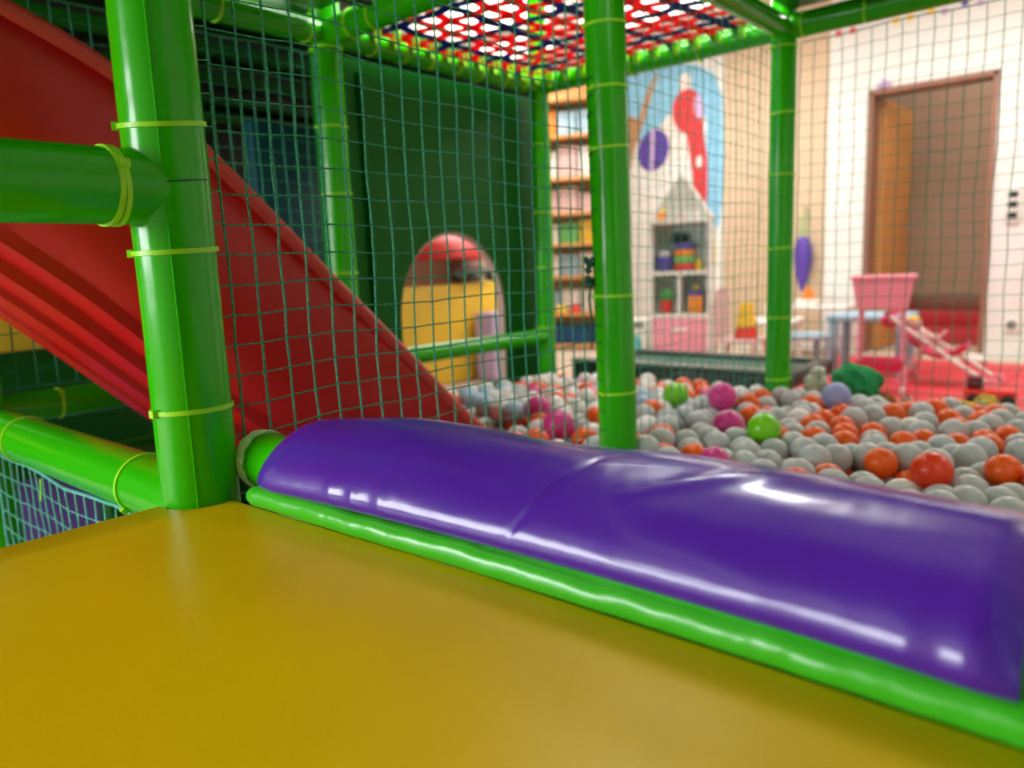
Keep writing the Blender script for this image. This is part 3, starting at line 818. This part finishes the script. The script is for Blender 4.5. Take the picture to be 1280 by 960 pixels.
for i in single:
    o = bpy.data.objects.new('pit_ball', ball_me[cols[i]]); COL.objects.link(o)
    o.location = Pn[i].tolist(); o.scale = (Rn[i],)*3; o.rotation_euler = (rs_.rand()*6, rs_.rand()*6, 0)
    size = 'large ' if Rn[i] > .037 else ''
    x, y, z = Pn[i]
    dn = lambda q: math.hypot(x-q[0], y-q[1])
    if i < ns: where = {0: 'near the black pit edge', 2: 'resting high among grey balls beside another pink one', 3: 'below a higher pink ball'}.get(i, 'lying in the ball pit')
    elif dn((.682, 1.187)) < .105: where = 'touching the large red orange ball'
    elif dn((.26, 1.361)) < .105: where = 'touching the large lime green ball before the pink pair'
    elif dn((-.173, 1.694)) < .105: where = 'touching the large lime green ball near the black pit edge'
    elif dn((.281, 1.86)) < .105: where = 'touching the large lavender ball'
    elif dn((.005, 1.661)) < .115: where = 'touching the upper large pink ball'
    elif dn((0, YM)) < .17: where = 'at the foot of the leaning green post'
    elif dn((0, YR)) < .2: where = 'at the foot of the pit corner post'
    elif x < -.3 and y < 1.42: where = 'beside the foot of the red slide'
    elif y > 2.03: where = 'along the red padded ledge' if x > .05 else 'along the black pit edge'
    elif x < -.05: where = 'behind the net between slide and leaning post'
    else: where = 'in the open part of the ball pit'
    tag(o, size+cols[i]+' plastic ball '+where, 'ball', size+cols[i]+' balls '+where)
rest = [i for i in range(len(Pn)) if i not in set(single)]
names = list(BM)
bm = bmesh.new(); bmesh.ops.create_icosphere(bm, subdivisions=2, radius=1); bm.verts.index_update()
sv = np.array([v.co[:] for v in bm.verts]); sf = np.array([[v.index for v in f.verts] for f in bm.faces]); bm.free()
V = (sv[None]*Rn[rest][:, None, None]+Pn[rest][:, None, :]).reshape(-1, 3)
Fc = (sf[None]+(np.arange(len(rest))*len(sv))[:, None, None]).reshape(-1, 3)
me = bpy.data.meshes.new('pit_ball_filling'); me.from_pydata(V.tolist(), [], Fc.tolist())
for n_ in names: me.materials.append(BM[n_])
me.polygons.foreach_set('material_index', np.repeat([names.index(cols[i]) for i in rest], len(sf)).astype(np.int32))
me.polygons.foreach_set('use_smooth', [True]*len(me.polygons)); me.update()
o = bpy.data.objects.new('pit_ball_filling', me); COL.objects.link(o); o['kind'] = 'stuff'
tag(o, 'many small grey, orange and white plastic balls filling the pit', 'balls')

# ------------------------------------------------------------------ soft toys on the pit edge
g = thing('green_plush', 'crumpled green plush toy on the red ledge behind the lavender ball', 'plush toy', (.20, 2.33, -.245))
def lumpy(mb, c, r, scale, seed, amp=.12, sub=3):
    rg = random.Random(seed); k = [(rg.uniform(3, 9), rg.uniform(3, 9), rg.uniform(3, 9), rg.uniform(0, 6)) for _ in range(5)]
    bm = bmesh.new(); bmesh.ops.create_icosphere(bm, subdivisions=sub, radius=1)
    for v in bm.verts:
        n = v.co.copy(); d_ = 1+amp*sum(math.sin(a*n.x+b*n.y+c_*n.z+p) for a, b, c_, p in k)/2.2
        v.co = Vector((c[0]+n.x*d_*r*scale[0], c[1]+n.y*d_*r*scale[1], c[2]+n.z*d_*r*scale[2]))
    return mb.bm(bm)
PLG = mat('green_plush', S(34, 160, 92), .9, bump=.6, bscale=90)
lumpy(MB(), (0, 0, .08), .1, (.85, .7, .8), 1, .1).build('body', PLG, g)
lumpy(MB(), (.09, .0, .03), .04, (1.2, .8, .7), 2).build('foot', mat('brown_plush', S(168, 104, 34), .9), g)
wp_ = MB(); lumpy(wp_, (0, 0, .07), .045, (1, .8, 1), 3); lumpy(wp_, (.01, -.01, .12), .026, (1, 1, .8), 4)
o = wp_.build('white_plush', mat('white_plush', S(232, 232, 224), .9, bump=.5, bscale=90), loc=(0, 0, 0)); o.location = (.062, 2.33, -.245)
tag(o, 'small white plush lying beside the green plush on the red ledge', 'plush toy')
yt = thing('yellow_plush', 'yellow plush toy lying on the red ledge at the pit edge', 'plush toy', (.56, 2.29, -.245), .1)
PLY = mat('yellow_plush', S(244, 206, 84), .9, bump=.5, bscale=90)
lumpy(MB(), (-.02, 0, .03), .045, (1.5, .8, .7), 5).build('body', PLY, yt)
lumpy(MB(), (.05, -.005, .048), .038, (1, .9, 1), 6).build('head', PLY, yt)
MB().sphere((.04, -.035, .05), .02, 2, (1, .5, 1)).build('patch', mat('pale_green_felt', S(190, 220, 170), .9), yt)
MB().sphere((.092, -.01, .05), .008, 2).build('nose', BLACK, yt)
dk = thing('small_duck_toy', 'small yellow toy duck with dark head spot on the red ledge', 'toy', (.385, 2.28, -.245))
MB().sphere((0, 0, .022), .03, 3, (1.4, .9, .72)).build('body', TOYY, dk)
MB().sphere((.0, -.005, .05), .016, 3).build('head', PALEP, dk)
MB().sphere((.0, -.006, .064), .008, 2, (1.3, 1, .6)).build('cap', BLACK, dk)

# ------------------------------------------------------------------ toys and furniture in the room
sh = thing('house_shelf', 'white house shaped toy shelf with grey gable and pink drawer', 'shelf', (-1.53, 4.28, FZ), math.radians(22))
W2, DP, HB = .205, .16, 1.02
MB().box(-W2, -W2+.022, -DP, DP, 0, HB).build('side_panel', WHITE, sh, smooth=False)
MB().box(W2-.022, W2, -DP, DP, 0, HB).build('side_panel', WHITE, sh, smooth=False)
MB().box(-W2+.0225, W2-.0225, DP-.012, DP, 0, HB).build('back_panel', WALLW, sh, smooth=False)
for z in (.0, .36, .65, .995): MB().box(-W2+.0225, W2-.0225, -DP, DP-.0125, z, z+.024).build('shelf_board', WHITE, sh, smooth=False)
MB().box(-.011, .011, -DP+.01, DP-.0125, .3845, .6495).build('divider', WHITE, sh, smooth=False)
MB().prism([(-W2, HB), (W2, HB), (0, HB+.30)], -.06, -.045, 'y').build('gable', mat('grey_gable_paint', S(196, 194, 184), .6), sh, smooth=False)
rf = MB()
rf.prism([(-W2-.02, HB+.0005), (-W2+.005, HB+.0005), (.0, HB+.28), (.0, HB+.325)], -.0445, DP, 'y'); rf.build('roof_slope', WHITE, sh, smooth=False)
rf = MB(); rf.prism([(W2+.02, HB+.0005), (W2-.005, HB+.0005), (.0005, HB+.28), (.0005, HB+.325)], -.0445, DP, 'y'); rf.build('roof_slope', WHITE, sh, smooth=False)
dw = MB().box(-W2+.026, W2-.026, -DP-.012, -DP+.2, .03, .355, .006).build('drawer', PINK, sh)
MB().box(-.05, .05, -DP-.03, -DP-.0125, .27, .29, .005).build('handle', WHITE, dw)
def onshelf(name, label, cat, x, y, z, parts, group=None):
    a = math.radians(22); t = thing(name, label, cat, (-1.53+x*math.cos(a)-y*math.sin(a), 4.28+x*math.sin(a)+y*math.cos(a), FZ+z), a, group)
    for nm, mb, m in parts: mb.build(nm, m, t)
    return t
rings = []
for i, (m, r) in enumerate([(TOYR, .075), (TOYG, .075), (TOYO, .07), (TOYP, .062)]):
    rings.append(('ring', MB().lathe((0, 0, .03+i*.045), [(.02, -.02), (r, -.022), (r+.012, 0), (r, .022), (.02, .02)], 28), m))
onshelf('stacking_rings', 'rainbow stacking ring toy on the middle shelf of the house shelf', 'toy', .03, -.045, .675, rings)
onshelf('toy_bowl', 'purple toy bowl with a white ball on the middle shelf', 'toy', -.11, -.03, .675, [('bowl', MB().lathe((0, 0, 0), [(.03, 0), (.06, .06), (.063, .1), (.055, .1), (.0, .04)], 24), TOYP), ('ball', MB().sphere((0, 0, .11), .035, 3), WHITE)])
onshelf('toy_cup', 'small yellow toy cup at the end of the middle shelf', 'toy', .125, -.06, .675, [('cup', MB().lathe((0, 0, 0), [(.025, 0), (.03, .07), (.026, .07), (.0, .01)], 20), TOYY)])
onshelf('orange_box', 'orange toy box with blue lid in the lower right cubby', 'toy', .1, -.04, .385, [('box', MB().box(-.05, .05, -.05, .05, 0, .12, .008), TOYO), ('lid', MB().box(-.055, .055, -.055, .055, .121, .15, .006), TOYP), ('knob', MB().sphere((0, 0, .17), .02, 2), TOYY)])
onshelf('toy_plant_pot', 'red toy pot with a green plant in the lower left cubby', 'toy', -.1, -.05, .385, [('pot', MB().lathe((0, 0, 0), [(.035, 0), (.05, .09), (.044, .09), (.0, .07)], 24), TOYR), ('leaves', lumpy(MB(), (0, 0, .12), .04, (1, 1, 1), 21, .3), TOYG)])
onshelf('small_toy_duck', 'tiny orange toy on the top board of the house shelf', 'toy', -.13, -.105, 1.02, [('body', MB().sphere((0, 0, .025), .03, 2, (1, .8, .85)), TOYO), ('head', MB().sphere((.015, 0, .06), .018, 2), TOYY)])
onshelf('small_toy_cubes', 'row of pale toy cubes on the top board of the house shelf', 'toy', .06, -.105, 1.02, [('cube', MB().box(-.07+.05*i, -.03+.05*i, -.02, .02, 0, .04, .004), [PALEP, WHITE, CLOUD][i]) for i in range(3)])
onshelf('dark_toy_car', 'dark toy car on the upper shelf behind the rings', 'toy car', -.02, .112, .675, [('body', MB().box(-.11, .11, -.03, .03, .03, .2, .03), GREY), ('roof', MB().box(-.06, .06, -.028, .028, .2, .26, .02), BLACK)])

tw = thing('toy_washer', 'white toy washing machine with teal round door beside the house shelf', 'toy', (-1.93, 4.22, FZ), math.radians(22))
MB().box(-.15, .15, -.13, .13, 0, .34, .012).build('body', WHITE, tw)
MB().lathe((.03, -.131, .16), [(.0, -.012), (.07, -.012), (.085, -.006), (.085, 0)], 28, axis='y').build('door', mat('toy_teal_plastic', S(90, 190, 196), .35), tw)
MB().box(-.13, .13, -.136, -.1305, .28, .325, .002).build('control_strip', GREY, tw)

def kid_chair(name, label, loc, rot, m, sc=1.0):
    t = thing(name, label, 'chair', loc, rot)
    MB().box(-.14*sc, .14*sc, -.14*sc, .14*sc, .24*sc, .265*sc, .008).build('seat', m, t)
    for sx in (-1, 1):
        for sy in (-1, 1):
            z1 = .2395*sc
            MB().tube([(sx*.135*sc, sy*.135*sc, 0), (sx*.118*sc, sy*.118*sc, z1)], [.014*sc, .018*sc], 12).build('leg', m, t)
    pr_ = [(-.14*sc, .2655*sc), (-.14*sc, .48*sc), (-.11*sc, .55*sc), (-.05*sc, .575*sc), (.05*sc, .575*sc), (.11*sc, .55*sc), (.14*sc, .48*sc), (.14*sc, .2655*sc)]
    MB().prism(pr_, .115*sc, .139*sc, 'y').build('backrest', m, t, smooth=False)
    return t
pc = kid_chair('kids_chair', 'pale pink kids chair holding stacked toy cups', (-.93, 3.9, FZ), math.radians(96), PALEP)
wt = thing('kids_table', 'low white kids table behind the pale pink chair', 'table', (-1.2, 4.62, FZ), .2)
MB().box(-.02, .35, -.22, .22, .29, .315, .008).build('tabletop', WHITE, wt)
for x in (.01, .32):
    for y in (-.19, .19): MB().tube([(x, y, 0), (x, y, .2895)], .016, 10).build('leg', WHITE, wt)
cu = thing('stacking_cups', 'yellow and red stacked toy cups on the seat of the pale pink chair', 'toy', (-.88, 3.87, FZ+.2655))
for i, (m, r) in enumerate([(TOYR, .062), (TOYY, .054), (TOYY, .044)]):
    MB().lathe((0, 0, .072*i), [(r*1.1, 0), (r*.95, .07), (.0, .07)], 24).build('cup', m, cu)
pk = MB().lathe((0, 0, 0), [(.05, 0), (.035, .07), (.0, .1)], 24).build('pink_cone_toy', HOTPINK); pk.location = (-1.0, 4.66, FZ+.3155)
tag(pk, 'small magenta cone toy on the white kids table', 'toy')

bt = thing('kids_table', 'blue grey painted kids table near the doorway', 'table', (-.34, 4.55, FZ), math.radians(4))
MB().box(-.24, .22, -.2, .2, .335, .375, .012).build('tabletop', BLUEG, bt)
for x in (-.2, .18):
    for y in (-.16, .16): MB().box(x-.025, x+.025, y-.025, y+.025, 0, .3345, .004).build('leg', BLUEG, bt)
bc = thing('kids_chair', 'blue grey painted kids chair pushed up to the blue table', 'chair', (-.66, 4.2, FZ), math.radians(125))
MB().box(-.14, .14, -.14, .14, .24, .27, .008).build('seat', BLUEG, bc)
for sx in (-1, 1):
    MB().tube([(sx*.12, -.12, 0), (sx*.12, -.12, .2395)], .017, 10).build('leg', BLUEG, bc)
    MB().tube([(sx*.12, .13, 0), (sx*.12, .125, .27), (sx*.12, .17, .56)], .019, 10).build('leg', BLUEG, bc)
for z in (.36, .46): MB().box(-.105, .105, .138+(z-.36)*.1, .155+(z-.36)*.1, z, z+.06, .006).build('back_slat', BLUEG, bc)
tb2 = thing('toy_boat', 'orange and white toy boat on a low shelf behind the corner post', 'toy', (-.98, 5.2, FZ+.3755))
MB().prism([(-.09, .05), (.09, .05), (.06, 0), (-.06, 0)], -.04, .04, 'y').build('hull', WHITE, tb2, smooth=False)
MB().prism([(-.05, .0505), (.06, .0505), (.0, .16)], -.01, .01, 'y').build('sail', TOYO, tb2, smooth=False)
ls = thing('low_shelf', 'low white toy shelf under the beige wall', 'shelf', (-.98, 5.25, FZ))
MB().box(-.3, .3, -.14, .14, .35, .375, .004).build('shelf_board', WHITE, ls)
MB().box(-.3, .3, -.14, .14, .12, .14, .004).build('shelf_board', PALEP, ls)
for x in (-.29, .27): MB().box(x, x+.02, -.14, .14, 0, .3495).build('side_panel', WHITE, ls, smooth=False)

# toy shopping cart with pink basket
ct = thing('toy_cart', 'pink toy cart with a deep basket in front of the doorway', 'toy cart', (-.10, 3.8, FZ), math.radians(12))
def frustum(mb, z0, z1, a0, b0, a1, b1, th=.008):
    def rect(a, b, z): return [(-a, -b, z), (a, -b, z), (a, b, z), (-a, b, z)]
    v = rect(a0, b0, z0)+rect(a1, b1, z1)+rect(a1-th, b1-th, z1)+rect(a0-th, b0-th, z0+th)
    f = [(3, 2, 1, 0)]
    for s_ in range(3):
        for k in range(4): f.append((s_*4+k, s_*4+(k+1) % 4, s_*4+4+(k+1) % 4, s_*4+4+k))
    f.append((12, 13, 14, 15)); return mb.add(v, f)
frustum(MB(), .46, .62, .12, .085, .145, .105).build('basket', PINK, ct, smooth=False)
MB().tube([(-.15, -.11, .623), (.15, -.11, .623), (.15, .11, .623), (-.15, .11, .623)], .009, 8, closed=True).build('basket_rim', PINK, ct)
for sx in (-1, 1):
    MB().tube([(sx*.11, -.07, .03), (sx*.10, -.05, .455)], .011, 10).build('leg', PINK, ct)
    MB().tube([(sx*.11, .09, .03), (sx*.10, .05, .455)], .011, 10).build('leg', PINK, ct)
    for sy in (-.07, .09): MB().lathe((sx*.11, sy, .026), [(.0, -.01), (.026, -.01), (.026, .01), (.0, .01)], 18, axis='x').build('wheel', WHITE, ct)
frustum(MB(), .13, .19, .10, .07, .12, .085).build('lower_tray', HOTPINK, ct, smooth=False)
# doll pushchair
ps = thing('doll_pushchair', 'doll pushchair with white tube frame and magenta fabric seat', 'toy pushchair', (.09, 4.2, FZ), 0)
for sy in (-.11, .11):
    MB().tube([(-.24, sy, .40), (-.16, sy, .34), (.08, sy, .17), (.27, sy, .045)], .011, 10).build('frame_tube', WHITE, ps)
    MB().tube([(-.15, sy, .035), (-.10, sy, .16), (.02, sy, .30)], .009, 10).build('frame_tube', PALEP, ps)
    MB().lathe((.275, sy, .035), [(.0, -.012), (.035, -.012), (.035, .012), (.0, .012)], 20, axis='y').build('wheel', PINK, ps)
    MB().lathe((-.155, sy, .035), [(.0, -.012), (.035, -.012), (.035, .012), (.0, .012)], 20, axis='y').build('wheel', PINK, ps)
MB().tube([(-.24, -.12, .405), (-.24, .12, .405)], .015, 10).build('handle', HOTPINK, ps)
P = []
for k in range(13):
    t_ = k/12; x = -.16+.30*t_; z = .31-.42*t_+.36*t_*t_
    P.append([(x, -.1, z), (x, 0, z-.03), (x, .1, z)])
o = MB().grid(P).build('fabric_seat', HOTPINK, ps); m_ = o.modifiers.new('thickness', 'SOLIDIFY'); m_.thickness = .008
lumpy(MB(), (-.25, -.02, .36), .045, (1, 1.6, .9), 31).build('hood_fold', HOTPINK, ps)
dl = thing('pink_doll', 'small pink doll with a yellow hat seated in the pushchair', 'doll', (.0, 4.2, FZ+.22))
lumpy(MB(), (0, 0, .05), .045, (1, .8, 1.1), 41, .06).build('body', PALEP, dl)
MB().sphere((-.03, 0, .125), .035, 3).build('head', PALEP, dl)
MB().sphere((-.035, 0, .15), .03, 3, (1.1, 1.1, .6)).build('hat', TOYY, dl)
tr_ = thing('toy_truck', 'red toy truck on the red floor beside the pushchair', 'toy car', (.42, 3.72, FZ), .15)
MB().box(-.11, .11, -.05, .05, .03, .08, .015).build('chassis', TOYR, tr_)
MB().box(-.1, -.03, -.045, .045, .081, .14, .012).build('cab', mat('dark_toy_plastic', S(90, 20, 40), .4), tr_)
for sx in (-.07, .07):
    for sy in (-.05, .05): MB().lathe((sx, sy, .03), [(.0, -.01), (.03, -.01), (.03, .01), (.0, .01)], 18, axis='y').build('wheel', BLACK, tr_)
w_ = MB(); lumpy(w_, (0, 0, .04), .055, (1.3, .9, .7), 51, .1)
o = w_.build('white_slipper', WHITE); o.location = (.13, 5.1, FZ+.0)
tag(o, 'white slipper lying on the floor by the doorway', 'slipper')

# toy rack seen between the slim rear post and the leaning post
rk = thing('toy_rack', 'tall wooden toy rack packed with boxes behind the ball pit', 'shelf', (-3.05, 4.9, FZ), math.radians(25))
for x in (-.4, .38): MB().box(x, x+.025, -.17, .17, 0, 2.3, .003).build('side_panel', WOOD, rk, smooth=False)
LV = [.02, .3, .62, .9, 1.16, 1.45, 1.8, 2.1]
for z in LV: MB().box(-.3745, .3795, -.17, .17, z, z+.025, .003).build('shelf_board', WOOD, rk, smooth=False)
MB().box(-.3745, .3795, .171, .18, 0, 2.3).build('back_panel', WOOD, rk, smooth=False)
rg = random.Random(8)
fills = [[(TOYB, 'dark blue')], [(PALEP, 'pale pink'), (BLUEG, 'blue grey'), (WHITE, 'white')], [(PALEP, 'pale pink'), (WHITE, 'white'), (BLUEG, 'blue grey')], [(TOYY, 'yellow'), (WHITE, 'white'), (TOYG, 'green')], [(WOOD, 'wood brown'), (PALEP, 'pale pink')], [(WHITE, 'white'), (WHITE, 'white'), (PALEP, 'pale pink')], [(WOOD, 'wood brown'), (TOYO, 'orange'), (BLUEG, 'blue grey')]]
a = math.radians(25)
cnt = {}
shelfn = ['bottom', 'second', 'third', 'fourth', 'fifth', 'sixth', 'topmost']
for li, row in enumerate(fills):
    x = -.36; hgt = LV[li+1]-LV[li]-.03
    n_ = 4 if li else 2
    for k in range(n_):
        wd = .72/n_; m, cn = row[k % len(row)] if k < len(row) else rg.choice(row)
        hh = hgt*rg.uniform(.6, .93)
        bx = thing('storage_box', cn+' storage box on the '+shelfn[li]+' board of the wooden toy rack', 'box', (-3.05+(x+wd/2)*math.cos(a)-.045*math.sin(a), 4.9+(x+wd/2)*math.sin(a)+.045*math.cos(a), FZ+LV[li]+.0255), a, cn+' boxes on the '+shelfn[li]+' rack board')
        MB().box(-wd/2+.008, wd/2-.008, -.1, .1, 0, hh*.78, .008).build('body', m, bx)
        MB().box(-wd/2+.005, wd/2-.005, -.105, .105, hh*.785, hh, .008).build('lid', m, bx)
        x += wd
for i, (m, cn, x) in enumerate([(TOYR, 'red', -.1), (TOYY, 'yellow', .02), (TOYR, 'red', .14)]):
    o = MB().lathe((0, 0, 0), [(.045, 0), (.05, .03), (.03, .07), (.0, .08)], 20).build('domed_toy', m)
    o.location = (-3.05+x*math.cos(a)+.117*math.sin(a), 4.9+x*math.sin(a)-.117*math.cos(a), FZ+LV[1]+.0255)
    tag(o, cn+' domed toy at the front of the second board of the wooden rack', 'toy', cn+' domed toys on the rack')
